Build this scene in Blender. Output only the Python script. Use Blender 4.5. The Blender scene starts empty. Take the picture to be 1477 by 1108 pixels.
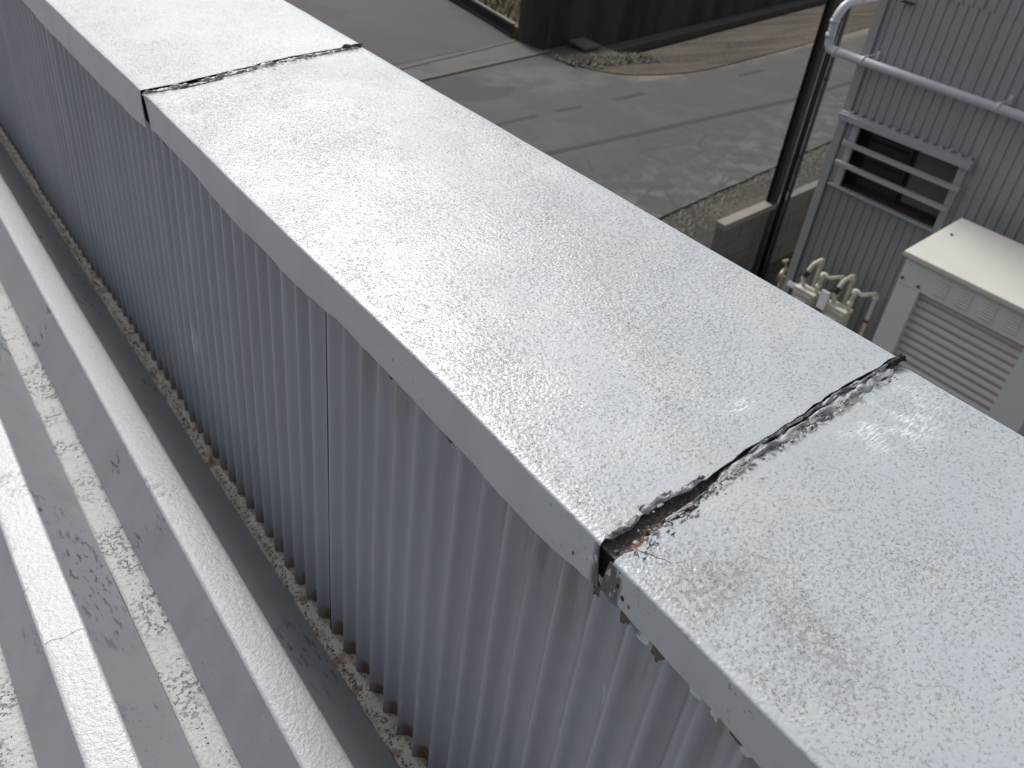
import bpy, math, random
from mathutils import Vector, Matrix, noise
random.seed(7)
SC = bpy.context.scene
COL = SC.collection
R = math.radians

# ------------------------------------------------------------------ camera
def make_camera():
    pan, tilt, roll = R(40.99), R(35.22), R(7.92)
    f = Vector((math.sin(pan)*math.cos(tilt), math.cos(pan)*math.cos(tilt), -math.sin(tilt)))
    r = Vector((math.cos(pan), -math.sin(pan), 0)); u = r.cross(f)
    c, s = math.cos(roll), math.sin(roll)
    r2 = c*r + s*u; u2 = -s*r + c*u
    cd = bpy.data.cameras.new('camera'); cam = bpy.data.objects.new('camera', cd); COL.objects.link(cam)
    m = Matrix((r2, u2, -f)).transposed().to_4x4(); m.translation = Vector((-.49, 0, .6165))
    cam.matrix_world = m
    cd.sensor_width = 36; cd.lens = 30.09; cd.clip_start = .02; cd.clip_end = 600
    cd.dof.use_dof = True; cd.dof.focus_distance = 1.12; cd.dof.aperture_fstop = 9.0
    SC.camera = cam
make_camera()

# ------------------------------------------------------------------ light
SUN_AZ, SUN_EL = R(13), R(47)
W = bpy.data.worlds.new('World'); SC.world = W; W.use_nodes = True
nt = W.node_tree; nt.nodes.clear()
sky = nt.nodes.new('ShaderNodeTexSky'); sky.sky_type = 'NISHITA'; sky.sun_disc = False
sky.sun_elevation = SUN_EL; sky.sun_rotation = SUN_AZ
sky.air_density = 1.0; sky.dust_density = 4.0; sky.ozone_density = .6
hs = nt.nodes.new('ShaderNodeHueSaturation'); hs.inputs['Saturation'].default_value = .36; hs.inputs['Hue'].default_value = .498
bg = nt.nodes.new('ShaderNodeBackground'); bg.inputs['Strength'].default_value = .135
out = nt.nodes.new('ShaderNodeOutputWorld')
nt.links.new(sky.outputs[0], hs.inputs['Color']); nt.links.new(hs.outputs[0], bg.inputs['Color']); nt.links.new(bg.outputs[0], out.inputs[0])
ld = bpy.data.lights.new('sun', 'SUN'); ld.energy = 2.0; ld.angle = R(12); ld.color = (1, .98, .95)
sun = bpy.data.objects.new('sun', ld); COL.objects.link(sun)
sd = Vector((math.sin(SUN_AZ)*math.cos(SUN_EL), math.cos(SUN_AZ)*math.cos(SUN_EL), math.sin(SUN_EL)))
sun.rotation_euler = sd.to_track_quat('Z', 'Y').to_euler(); sun.location = (0, 0, 20)
vs = SC.view_settings; vs.view_transform = 'Standard'; vs.look = 'None'; vs.exposure = 0.13; vs.gamma = 1; vs.use_curve_mapping = False

# ------------------------------------------------------------------ material helpers
class Mat:
    def __init__(s, name, rough=.6, metal=0., spec=.5):
        s.m = bpy.data.materials.new(name); s.m.use_nodes = True
        s.t = s.m.node_tree; s.b = s.t.nodes['Principled BSDF']
        s.b.inputs['Roughness'].default_value = rough; s.b.inputs['Metallic'].default_value = metal
        s.b.inputs['Specular IOR Level'].default_value = spec
        s.pos = s.t.nodes.new('ShaderNodeNewGeometry').outputs['Position']
        s._sep = None
    def put(s, sock, v):
        if v is None: return
        if isinstance(v, bpy.types.NodeSocket): s.t.links.new(v, sock)
        elif isinstance(v, (tuple, list)) and sock.type == 'RGBA': sock.default_value = (*v[:3], 1)
        else: sock.default_value = v
    def math(s, op, a, b=None, c=None, clamp=False):
        n = s.t.nodes.new('ShaderNodeMath'); n.operation = op; n.use_clamp = clamp
        s.put(n.inputs[0], a); s.put(n.inputs[1], b)
        if c is not None: s.put(n.inputs[2], c)
        return n.outputs[0]
    def mul(s, a, b): return s.math('MULTIPLY', a, b)
    def add(s, a, b): return s.math('ADD', a, b)
    def xyz(s):
        if not s._sep:
            n = s.t.nodes.new('ShaderNodeSeparateXYZ'); s.t.links.new(s.pos, n.inputs[0]); s._sep = n
        return s._sep.outputs[0], s._sep.outputs[1], s._sep.outputs[2]
    def vec(s, scale=(1, 1, 1), off=(0, 0, 0), rot=(0, 0, 0)):
        n = s.t.nodes.new('ShaderNodeMapping'); s.t.links.new(s.pos, n.inputs[0])
        n.inputs['Scale'].default_value = scale; n.inputs['Location'].default_value = off; n.inputs['Rotation'].default_value = rot
        return n.outputs[0]
    def noise(s, scale, detail=2, rough=.5, vec=None, dist=0.):
        n = s.t.nodes.new('ShaderNodeTexNoise'); s.t.links.new(vec or s.pos, n.inputs['Vector'])
        n.inputs['Scale'].default_value = scale; n.inputs['Detail'].default_value = detail
        n.inputs['Roughness'].default_value = rough; n.inputs['Distortion'].default_value = dist
        return n.outputs[0]
    def voro(s, scale, vec=None, feature='F1', out='Distance', rnd=1.):
        n = s.t.nodes.new('ShaderNodeTexVoronoi'); n.feature = feature; s.t.links.new(vec or s.pos, n.inputs['Vector'])
        n.inputs['Scale'].default_value = scale; n.inputs['Randomness'].default_value = rnd
        return n.outputs[out]
    def step(s, v, a, b, lo=0., hi=1.):
        n = s.t.nodes.new('ShaderNodeMapRange'); n.interpolation_type = 'SMOOTHSTEP'; n.clamp = True
        s.put(n.inputs[0], v)
        if isinstance(a, bpy.types.NodeSocket) or a <= (b if not isinstance(b, bpy.types.NodeSocket) else 1e9):
            s.put(n.inputs[1], a); s.put(n.inputs[2], b); n.inputs[3].default_value = lo; n.inputs[4].default_value = hi
        else:
            s.put(n.inputs[1], b); s.put(n.inputs[2], a); n.inputs[3].default_value = hi; n.inputs[4].default_value = lo
        return n.outputs[0]
    def mix(s, f, a, b, mode='MIX'):
        n = s.t.nodes.new('ShaderNodeMix'); n.data_type = 'RGBA'; n.blend_type = mode
        s.put(n.inputs[0], f); s.put(n.inputs[6], a); s.put(n.inputs[7], b)
        return n.outputs[2]
    def ell(s, cx, cy, rx, ry, soft=.5):
        """soft elliptical patch in plan"""
        x, y, z = s.xyz()
        dx = s.math('DIVIDE', s.math('SUBTRACT', x, cx), rx); dy = s.math('DIVIDE', s.math('SUBTRACT', y, cy), ry)
        d = s.math('SQRT', s.add(s.mul(dx, dx), s.mul(dy, dy)))
        return s.step(d, 1-soft, 1+soft, 1., 0.)
    def bump(s, h, strength=.5, dist=.001, prev=None):
        n = s.t.nodes.new('ShaderNodeBump'); n.inputs['Strength'].default_value = strength; n.inputs['Distance'].default_value = dist
        s.t.links.new(h, n.inputs['Height'])
        if prev is not None: s.t.links.new(prev, n.inputs['Normal'])
        s.nrm = n.outputs[0]; return n.outputs[0]
    def done(s, col, rough=None, nrm=None):
        s.put(s.b.inputs['Base Color'], col)
        if rough is not None: s.put(s.b.inputs['Roughness'], rough)
        if nrm is not None: s.t.links.new(nrm, s.b.inputs['Normal'])
        return s.m

def mat_coping():
    """weathered light grey paint: embossed orange peel, tiny dark curled wear marks"""
    m = Mat('weathered_coping_paint', spec=.5)
    x, y, z = m.xyz()
    n1 = m.noise(480, 2, .6)
    sq = m.step(m.math('ABSOLUTE', m.math('SUBTRACT', n1, .5)), .01, .055, 1., 0.)
    dens = m.noise(4.0, 4, .65)
    fine = m.noise(250, 3, .6)
    thr = m.step(dens, .3, .7, .57, .47)
    ms = m.step(m.math('SUBTRACT', fine, thr), 0., .03)
    spec = m.mul(sq, ms)
    spec = m.mul(spec, m.mul(m.step(x, .003, .010), m.step(x, .499, .492)))
    spec = m.mul(spec, m.step(m.math('ABSOLUTE', m.math('SUBTRACT', m.add(y, m.mul(m.noise(12, 2), .03)), .405)), .008, .045, .12, 1.))
    # dirt gathered in patches along the low inner edge
    edge = m.step(x, .13, .02)
    cl = m.mul(m.step(m.noise(14, 4, .65), .50, .62), m.add(m.mul(edge, .8), .16))
    cl = m.mul(cl, m.step(m.noise(230, 2, .6), .48, .58))
    d3 = m.mul(m.ell(.055, .30, .05, .035, .7), m.step(m.noise(130, 3, .7), .40, .56))
    d4 = m.mul(m.ell(.085, .19, .03, .06, .8), m.step(m.noise(140, 3, .7), .42, .58))
    d5 = m.mul(m.ell(.20, 1.72, .16, .09, .8), m.step(m.noise(120, 3, .7), .5, .6))
    base = m.mix(m.noise(3, 4, .6), (.405, .437, .462), (.362, .390, .410))
    base = m.mix(m.mul(m.step(m.noise(9, 3, .6), .45, .7), .35), base, (.47, .46, .42))
    c = m.mix(m.mul(cl, .65), base, (.20, .19, .165))
    c = m.mix(m.mul(m.math('MAXIMUM', m.math('MAXIMUM', d3, d4), d5), .55), c, (.19, .175, .15))
    c = m.mix(m.mul(spec, .86), c, (.07, .066, .06))
    big = m.mul(m.step(m.noise(115, 4, .75), .60, .64), m.step(m.noise(8, 3, .6), .55, .66))
    c = m.mix(m.mul(big, .8), c, (.06, .057, .05))
    # fresh pale scrapes beside the joint
    sv = m.vec((60, 420, 1), rot=(0, 0, R(-32)))
    sc = m.mul(m.step(m.noise(1, 4, .8, sv), .48, .58), m.mul(m.ell(.40, .335, .070, .042, .6), m.step(m.noise(30, 3), .42, .58)))
    sc2 = m.mul(m.step(m.noise(1, 3, .7, sv), .53, .6), m.ell(.27, .455, .02, .012, .6))
    c = m.mix(m.mul(m.math('MAXIMUM', sc, sc2), .85), c, (.74, .78, .81))
    # rust bleeding out of the torn joint
    ru = m.mul(m.ell(.060, .372, .024, .006, .6), m.step(m.noise(120, 3, .6), .47, .50))
    c = m.mix(m.mul(ru, .0), c, m.mix(m.noise(90, 2), (.24, .07, .015), (.11, .05, .025)))
    dk = m.mul(m.ell(.25, .384, .28, .007, .7), m.step(m.noise(75, 4, .7), .46, .56))
    dk2 = m.mul(m.ell(.25, 1.828, .26, .012, .7), m.step(m.noise(60, 4, .7), .47, .58))
    c = m.mix(m.mul(m.math('MAXIMUM', dk, dk2), .8), c, (.05, .045, .04))
    h = m.add(m.noise(230, 1, .5), m.mul(m.noise(90, 1), .7))
    h = m.math('SUBTRACT', h, m.mul(spec, .25))
    b0 = m.bump(m.noise(7, 1), .12, .02)
    h = m.mul(h, m.step(m.noise(4.5, 3), .35, .62, .45, 1.35))
    bb = m.bump(h, .48, .0013, b0)
    return m.done(c, m.add(.34, m.mul(spec, .4)), bb)

def mat_paint(name, a, b, rough=.38, teal=0., scr=0., band=None, peel=.35, grime=False):
    m = Mat(name)
    x, y, z = m.xyz()
    c = m.mix(m.noise(4, 4, .6), a, b)
    c = m.mix(m.mul(m.step(m.noise(1.2, 3, .6, m.vec((6, 6, 1.2))), .45, .75), .35), c, tuple(v*.72 for v in a))
    # scattered dark chips
    ch = m.mul(m.step(m.noise(170, 2, .6), .66, .70), m.step(m.noise(9, 2), .5, .62))
    c = m.mix(m.mul(ch, .8), c, (.06, .06, .065))
    if teal:
        tl = m.mul(m.step(m.noise(50, 4, .7, m.vec((1.4, .55, 1))), .56, .59), m.math('MAXIMUM', m.step(m.noise(5.2, 2), .58, .64), m.math('MAXIMUM', m.mul(m.ell(-.352, 1.38, .05, .20, .7), .9), m.mul(m.ell(-.06, .98, .05, .10, .6), .8))))
        c = m.mix(m.mul(tl, teal), c, (.022, .085, .115))
    if scr:
        sv = m.vec((14, 14, 260), rot=(R(8), R(10), 0))
        s1 = m.mul(m.step(m.noise(1, 2, .6, m.vec((160, 160, 9), rot=(R(9), 0, 0))), .70, .74), m.step(m.noise(6, 2), .54, .62))
        c = m.mix(m.mul(s1, scr), c, (.50, .55, .58))
    if grime:
        e_ = m.mul(m.step(y, .350, .362), m.step(y, .405, .395))
        g_ = m.mul(e_, m.step(m.add(m.noise(75, 4, .7, m.vec((1, 1.5, .7))), m.step(y, .35, .378, 0., .12)), .49, .54))
        c = m.mix(m.mul(g_, .92), c, m.mix(m.noise(90, 3), (.018, .016, .015), (.075, .05, .04)))
        for (yy, kk) in ((.43, .5), (.47, .35), (.32, .4)):
            g2 = m.mul(m.math('MULTIPLY', m.step(m.math('ABSOLUTE', m.math('SUBTRACT', y, yy)), .0, .03, 1., 0.), kk), m.step(m.noise(110, 3, .7), .60, .66))
            c = m.mix(g2, c, (.05, .05, .05))
    h = m.add(m.noise(220, 2, .5), m.mul(m.noise(18, 2), 1.4))
    return m.done(c, m.add(rough, m.mul(m.noise(30, 3), .12)), m.bump(h, peel, .0009))

def mat_wall():
    m = Mat('corrugated_wall_paint', spec=.5)
    x, y, z = m.xyz()
    c = m.mix(m.noise(1, 3, .5, m.vec((3, 9, 1.1))), (.275, .290, .315), (.335, .350, .374))
    st = m.step(m.noise(1, 2, .5, m.vec((8, 34, 1.1))), .45, .80)
    c = m.mix(m.mul(st, .55), c, (.235, .24, .25))
    # brown run-off under the flashing, near the open joint
    top = m.step(z, -.30, -.07)
    rn = m.mul(m.mul(top, m.step(m.noise(1, 3, .6, m.vec((1, 42, 3))), .48, .68)), m.step(y, 1.5, .55))
    c = m.mix(m.mul(rn, .75), c, (.19, .165, .13))
    sc = m.mul(m.step(m.noise(1, 2, .6, m.vec((1, 190, 8), rot=(R(5), 0, 0))), .70, .73), m.step(m.noise(5, 2), .55, .62))
    c = m.mix(m.mul(sc, .8), c, (.55, .60, .63))
    # two long pale scrapes
    for (yy, zz, ry, rz, k) in ((1.752, -.50, .020, .12, 1.), (.365, -.25, .005, .03, .9), (.84, -.42, .008, .05, .45)):
        dy = m.math('DIVIDE', m.math('SUBTRACT', m.add(y, m.mul(m.math('SUBTRACT', z, zz), -.28)), yy), ry)
        dz = m.math('DIVIDE', m.math('SUBTRACT', z, zz), rz)
        d = m.math('SQRT', m.add(m.mul(dy, dy), m.mul(dz, dz)))
        e = m.mul(m.step(d, .2, 1.1, 1., 0.), m.step(m.noise(1, 3, .6, m.vec((1, 240, 25))), .4, .58))
        c = m.mix(m.mul(e, k), c, (.55, .60, .63))
    # rust creeping up from the foot, worst in the hollows
    lim = m.add(-.868, m.mul(m.noise(1, 3, .6, m.vec((1, 13, 1))), .070))
    ru = m.step(m.math('SUBTRACT', z, lim), .012, -.004)
    ru = m.mul(ru, m.step(x, .021, .034, .15, 1.))
    rc = m.mix(m.noise(60, 3), (.30, .12, .035), (.17, .125, .06))
    c = m.mix(m.mul(ru, .92), c, rc)
    h = m.add(m.noise(14, 1), m.mul(m.noise(240, 1), .10))
    return m.done(c, m.add(m.add(.29, m.mul(m.noise(9, 2), .10)), m.mul(ru, .4)), m.bump(h, .22, .0012))

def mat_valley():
    """pale, dirty strip in the bottom of each fold"""
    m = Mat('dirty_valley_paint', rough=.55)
    c = m.mix(m.noise(40, 4, .7), (.52, .525, .52), (.38, .38, .37))  # dirty tone, with the glare of level surfaces painted into the pale base
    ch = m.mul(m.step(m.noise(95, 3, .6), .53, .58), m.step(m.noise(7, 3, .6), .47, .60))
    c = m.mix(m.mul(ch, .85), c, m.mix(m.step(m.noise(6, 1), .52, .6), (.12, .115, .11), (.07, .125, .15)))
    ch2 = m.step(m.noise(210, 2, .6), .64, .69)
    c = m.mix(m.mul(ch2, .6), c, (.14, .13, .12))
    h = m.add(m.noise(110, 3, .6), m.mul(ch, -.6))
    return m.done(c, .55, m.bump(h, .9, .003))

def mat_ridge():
    m = Mat('glare_whitened_ridge_paint', rough=.42)
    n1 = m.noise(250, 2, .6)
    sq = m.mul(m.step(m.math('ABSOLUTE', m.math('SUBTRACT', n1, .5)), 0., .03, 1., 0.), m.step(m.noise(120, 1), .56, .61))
    c = m.mix(m.noise(6, 4, .6), (.54, .555, .565), (.46, .475, .485))  # base lighter than the webs: glare on the level tops painted into the colour
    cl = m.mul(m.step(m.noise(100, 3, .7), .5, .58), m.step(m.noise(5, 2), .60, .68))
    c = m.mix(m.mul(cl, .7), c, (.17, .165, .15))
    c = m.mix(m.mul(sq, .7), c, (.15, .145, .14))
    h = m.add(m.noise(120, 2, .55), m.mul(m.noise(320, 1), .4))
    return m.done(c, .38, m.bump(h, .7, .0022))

def mat_sealant():
    m = Mat('crumpled_sealant', rough=.32)
    c = m.mix(m.noise(60, 4, .7), (.44, .45, .46), (.20, .20, .20))
    c = m.mix(m.mul(m.step(m.noise(100, 4, .75, m.vec((.45, 1.4, 1))), .545, .60), .9), c, (.03, .026, .024))
    return m.done(c, .30, m.bump(m.noise(170, 3, .7), .9, .002))

def mat_simple(name, a, b, sc=8, rough=.7, bump=.3, dist=.004, bsc=None, detail=4, spec=.5, metal=0.):
    m = Mat(name, spec=spec, metal=metal)
    return m.done(m.mix(m.noise(sc, detail, .6), a, b), rough, m.bump(m.noise(bsc or sc*4, 3, .6), bump, dist))

def mat_rustplate():
    m = Mat('rusty_joint_plate', rough=.75)
    c = m.mix(m.noise(120, 4, .7), (.20, .165, .135), (.055, .045, .040))
    c = m.mix(m.mul(m.ell(.055, .376, .03, .008, .6), m.step(m.noise(60, 3), .38, .6)), c, (.27, .085, .025))
    c = m.mix(m.mul(m.step(m.noise(200, 2), .6, .66), .7), c, (.34, .33, .31))
    return m.done(c, .75, m.bump(m.noise(160, 3, .7), 1., .003))

def mat_basestrip():
    m = Mat('gritty_base_sealant', rough=.85)
    c = m.mix(m.noise(35, 4, .7), (.62, .59, .53), (.40, .37, .32))
    c = m.mix(m.mul(m.step(m.noise(130, 3, .7), .56, .62), .8), c, (.09, .08, .07))
    c = m.mix(m.mul(m.step(m.noise(25, 3), .58, .68), .7), c, (.20, .12, .055))
    return m.done(c, .85, m.bump(m.noise(190, 4, .75), 1., .004))

def mat_asphalt():
    m = Mat('old_asphalt', rough=.88)
    c = m.mix(m.noise(.55, 5, .6), (.034, .0345, .0345), (.050, .050, .049))
    pale = m.mul(m.step(m.noise(.8, 5, .65), .46, .66), .40)
    c = m.mix(pale, c, (.074, .073, .070))
    # worn gritty band by the near kerb
    x, y, z = m.xyz()
    e = m.math('SUBTRACT', y, m.add(6.15, m.mul(x, .21)))
    band = m.mul(m.step(e, 2.4, .3), m.step(m.noise(2.2, 5, .7), .46, .62))
    c = m.mix(m.mul(band, .8), c, (.105, .102, .096))
    e2 = m.math('SUBTRACT', y, m.add(11.40, m.mul(x, .165)))
    snd = m.mul(m.step(e2, -.75, .02), m.mul(m.step(x, 13.3, 14.2), m.step(m.add(m.noise(2.2, 5, .7), m.step(e2, -.4, .0, 0, .25)), .50, .66)))
    c = m.mix(m.mul(snd, .8), c, (.15, .125, .092))
    c = m.mix(m.mul(m.step(m.noise(5, 5, .7), .42, .62), .25), c, (.070, .070, .068))
    sp = m.step(m.noise(70, 2, .6), .58, .66)
    c = m.mix(m.mul(sp, .3), c, (.11, .107, .10))
    cr = m.voro(.85, m.vec((1, 1.6, 1), rot=(0, 0, .2)), 'DISTANCE_TO_EDGE')
    ck = m.mul(m.step(cr, .030, .010), m.mul(m.step(e, 3.2, 1.6), m.step(m.noise(.9, 2), .40, .50)))
    c = m.mix(m.mul(ck, .75), c, (.03, .029, .028))
    # repaired dark patch by the driveway mouth
    pt = m.ell(9.6, 14.25, 1.05, .75, .08)
    c = m.mix(m.mul(pt, .85), c, (.024, .024, .027))
    ring = m.mul(m.mul(m.ell(11.7, 14.3, 1.6, .8, .25), m.step(m.noise(1.6, 3), .35, .6)), .75)
    c = m.mix(ring, c, (.085, .083, .077))
    return m.done(c, .86, m.bump(m.add(m.noise(60, 3, .7), m.noise(6, 3)), .5, .01))

def mat_drive():
    m = Mat('driveway_concrete', rough=.88)
    c = m.mix(m.noise(.35, 5, .6), (.037, .034, .0315), (.058, .053, .049))
    c = m.mix(m.mul(m.step(m.noise(.6, 4, .6), .44, .62), .6), c, (.033, .032, .033))
    st = m.mul(m.ell(8.9, 16.2, .22, 1.0, .6), .6)
    c = m.mix(st, c, (.03, .028, .026))
    return m.done(c, .88, m.bump(m.noise(40, 3, .7), .4, .008))

def mat_pave():
    m = Mat('gutter_pavement', rough=.88)
    c = m.mix(m.noise(.8, 4, .6), (.062, .057, .051), (.088, .080, .071))
    c = m.mix(m.mul(m.step(m.noise(1.1, 3), .52, .6), .6), c, (.045, .045, .047))
    return m.done(c, .88, m.bump(m.noise(40, 3, .7), .4, .008))

def mat_dirt():
    m = Mat('packed_dirt', rough=.95)
    tr = m.step(m.noise(1, 5, .65, m.vec((.30, 2.6, 1), rot=(0, 0, R(-10)))), .38, .62)
    c = m.mix(tr, (.105, .083, .058), (.045, .036, .027))
    c = m.mix(m.mul(m.step(m.noise(9, 4, .7), .58, .7), .6), c, (.17, .145, .11))
    c = m.mix(m.mul(m.step(m.noise(2.5, 4, .7), .55, .7), .5), c, (.045, .04, .03))
    return m.done(c, .95, m.bump(m.noise(30, 5, .75), 1., .05))

def mat_nearlot():
    m = Mat('stony_verge', rough=.95)
    c = m.mix(m.noise(3, 5, .7), (.075, .064, .050), (.026, .022, .018))
    c = m.mix(m.mul(m.step(m.noise(14, 4, .7), .55, .66), .7), c, (.19, .175, .145))
    x, y, z = m.xyz()
    sand = m.mul(m.step(x, 9.6, 10.6), m.step(y, 8.3, 7.6))
    c = m.mix(m.mul(sand, .7), c, (.15, .13, .092))
    return m.done(c, .95, m.bump(m.noise(22, 5, .75), 1., .06))

def mat_darkwall():
    m = Mat('blackened_concrete', rough=.85)
    v = m.noise(1, 4, .65, m.vec((1.1, .5, .16)))
    c = m.mix(m.step(v, .40, .62), (.012, .012, .0125), (.042, .039, .036))
    c = m.mix(m.mul(m.step(m.noise(2.2, 4), .5, .7), .4), c, (.03, .025, .018))
    return m.done(c, .85, m.bump(m.noise(12, 4, .7), .6, .02))

def mat_block():
    m = Mat('stained_concrete_block', rough=.9)
    c = m.mix(m.noise(1.3, 4, .6, m.vec((1.5, 1.5, .9))), (.17, .165, .145), (.095, .093, .085))
    c = m.mix(m.mul(m.step(m.noise(3, 4), .52, .68), .5), c, (.07, .068, .06))
    return m.done(c, .9, m.bump(m.noise(50, 3, .7), .5, .006))

M = {}
M['coping'] = mat_coping()
M['flash'] = mat_paint('flashing_paint', (.37, .38, .397), (.415, .425, .44), .33, scr=.7, grime=True)
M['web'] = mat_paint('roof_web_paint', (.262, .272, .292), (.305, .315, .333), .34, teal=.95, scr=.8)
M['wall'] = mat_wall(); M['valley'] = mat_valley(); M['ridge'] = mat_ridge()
M['seal'] = mat_sealant(); M['rust'] = mat_rustplate(); M['base'] = mat_basestrip()
M['black'] = mat_simple('gap_dark', (.012, .011, .010), (.03, .027, .024), 60, .9, .5, .002)
M['asphalt'] = mat_asphalt(); M['drive'] = mat_drive(); M['pave'] = mat_pave(); M['dirt'] = mat_dirt(); M['verge'] = mat_nearlot()
M['tar'] = mat_simple('tar_seam', (.012, .012, .012), (.022, .021, .021), 3, .85, .2)
M['darkwall'] = mat_darkwall(); M['block'] = mat_block()
M['cap'] = mat_simple('pale_cap_concrete', (.235, .222, .19), (.17, .16, .135), 6, .9, .4)
M['kerb'] = mat_simple('kerb_concrete', (.105, .097, .085), (.065, .060, .052), 3, .9, .4)
M['soil'] = mat_simple('dark_soil', (.02, .018, .014), (.045, .04, .03), 4, .95, .6, .03)
M['grass'] = mat_simple('dry_grass', (.13, .10, .04), (.06, .06, .025), 6, .95, .8, .03)
M['clad'] = mat_simple('grey_cladding', (.335, .342, .348), (.285, .29, .295), 1.6, .42, .12, .002, 30)
M['clad2'] = mat_simple('lower_grey_cladding', (.25, .255, .265), (.21, .214, .22), 1.8, .42, .12, .002, 30)
M['trim'] = mat_simple('grey_window_trim', (.38, .395, .405), (.31, .325, .335), 12, .40, .15, .001)
M['silverp'] = mat_simple('silver_pipe_paint', (.56, .57, .60), (.44, .45, .48), 14, .30, .1, .001)
M['brown'] = mat_simple('dark_brown_steel', (.010, .007, .006), (.018, .012, .010), 5, .5, .1, .002)
M['blacks'] = mat_simple('black_steel', (.010, .010, .012), (.02, .02, .024), 5, .35, .1, .002)
M['cgrey'] = mat_simple('dark_conduit_grey', (.05, .055, .065), (.08, .085, .095), 5, .35, .1, .002)
M['room'] = mat_simple('dark_room', (.02, .018, .016), (.035, .03, .025), 3, .9, .2)
M['wood'] = mat_simple('old_wood_sill', (.07, .055, .035), (.045, .035, .022), 9, .8, .3)
M['glassd'] = mat_simple('dark_window_glass', (.010, .013, .016), (.018, .03, .036), 2.5, .12, .02, .001)
M['blind'] = mat_simple('grey_frosted_pane', (.115, .118, .12), (.10, .102, .104), 2, .35, .02, .001)
M['cream'] = mat_simple('cream_shed_roof_paint', (.66, .645, .59), (.60, .585, .535), 4, .45, .15, .001, 30)
M['shed'] = mat_simple('pale_grey_shed_paint', (.74, .75, .73), (.67, .68, .655), 4, .45, .15, .001, 30)
M['shut'] = mat_simple('taupe_shutter_paint', (.66, .62, .59), (.58, .545, .52), 5, .5, .1, .001)
M['louv'] = mat_simple('cream_louvre_paint', (.74, .72, .65), (.66, .64, .58), 8, .5, .1, .001)
M['gas'] = mat_simple('cream_pipe_paint', (.66, .63, .55), (.50, .47, .40), 14, .5, .3, .002)
M['gasbody'] = mat_simple('beige_meter_paint', (.48, .455, .41), (.36, .34, .30), 9, .5, .2, .002)
M['whitep'] = mat_simple('white_plastic', (.72, .72, .70), (.66, .66, .64), 9, .4, .1, .001)
M['rustp'] = mat_simple('rusty_fitting', (.22, .10, .05), (.12, .05, .03), 40, .8, .5, .002)
M['blueund'] = mat_simple('blue_undercoat', (.13, .17, .205), (.085, .11, .135), 60, .6, .4, .001)
M['brownflake'] = mat_simple('brown_primer', (.13, .10, .07), (.06, .048, .035), 70, .85, .7, .002)
M['paleflake'] = mat_simple('pale_peeling_paint', (.50, .53, .55), (.38, .40, .42), 50, .5, .4, .001)
M['chip'] = mat_simple('dark_chips', (.05, .05, .05), (.11, .10, .09), 30, .85, .5, .001)
M['stone'] = mat_simple('pale_stones', (.22, .20, .165), (.07, .062, .05), 11, .9, .5, .004)
M['steelroof'] = mat_simple('plain_grey_roof', (.27, .28, .29), (.22, .23, .24), 2, .5, .2)

# ------------------------------------------------------------------ object helpers
def empty(name, loc, label, cat, group=None):
    o = bpy.data.objects.new(name, None); COL.objects.link(o); o.location = loc; o.empty_display_size = .1
    o['label'] = label; o['category'] = cat
    if group: o['group'] = group
    return o
def tag(o, label=None, cat=None, group=None, kind=None):
    for k, v in (('label', label), ('category', cat), ('group', group), ('kind', kind)):
        if v: o[k] = v
    return o
def obj(name, vf, mat, parent=None, smooth=False, solid=0., bevel=0.):
    """vertices in world metres; stored relative to the parent's origin"""
    v, f = vf
    off = Vector((0, 0, 0)); p = parent
    while p is not None: off += p.location; p = p.parent
    me = bpy.data.meshes.new(name); me.from_pydata([tuple(Vector(a)-off) for a in v], [], f); me.update()
    if smooth: me.polygons.foreach_set('use_smooth', [True]*len(me.polygons))
    me.materials.append(mat)
    o = bpy.data.objects.new(name, me); COL.objects.link(o)
    if parent is not None: o.parent = parent
    if solid:
        s = o.modifiers.new('s', 'SOLIDIFY'); s.thickness = solid; s.offset = -1
    if bevel:
        b = o.modifiers.new('b', 'BEVEL'); b.width = bevel; b.segments = 2; b.limit_method = 'ANGLE'
    return o
def copyof(o, parent, dloc):
    c = o.copy(); COL.objects.link(c); c.parent = parent; c.location = Vector(o.location)+Vector(dloc); return c
def box(x0, x1, y0, y1, z0, z1):
    v = [(x, y, z) for x in (x0, x1) for y in (y0, y1) for z in (z0, z1)]
    return v, [(0, 1, 3, 2), (4, 6, 7, 5), (0, 4, 5, 1), (2, 3, 7, 6), (0, 2, 6, 4), (1, 5, 7, 3)]
def join(*parts):
    V, F = [], []
    for v, f in parts:
        n = len(V); V += list(v); F += [tuple(i+n for i in a) for a in f]
    return V, F
def prism(pts, z0, z1):
    n = len(pts); v = [(x, y, z0) for x, y in pts]+[(x, y, z1) for x, y in pts]
    a = sum(pts[i][0]*pts[(i+1) % n][1]-pts[(i+1) % n][0]*pts[i][1] for i in range(n))
    f = [tuple(range(n-1, -1, -1)), tuple(range(n, 2*n))] + [(i, (i+1) % n, n+(i+1) % n, n+i) for i in range(n)]
    if a < 0: f = [tuple(reversed(q)) for q in f]
    return v, f
def grid(fn, nu, nv):
    v = [fn(i/nu, j/nv) for i in range(nu+1) for j in range(nv+1)]
    f = [(i*(nv+1)+j, (i+1)*(nv+1)+j, (i+1)*(nv+1)+j+1, i*(nv+1)+j+1) for i in range(nu) for j in range(nv)]
    return v, f
def grid_at(fn, us, vs_):
    nu, nv = len(us)-1, len(vs_)-1
    v = [fn(a, b) for a in us for b in vs_]
    return v, [(i*(nv+1)+j, (i+1)*(nv+1)+j, (i+1)*(nv+1)+j+1, i*(nv+1)+j+1) for i in range(nu) for j in range(nv)]
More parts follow.
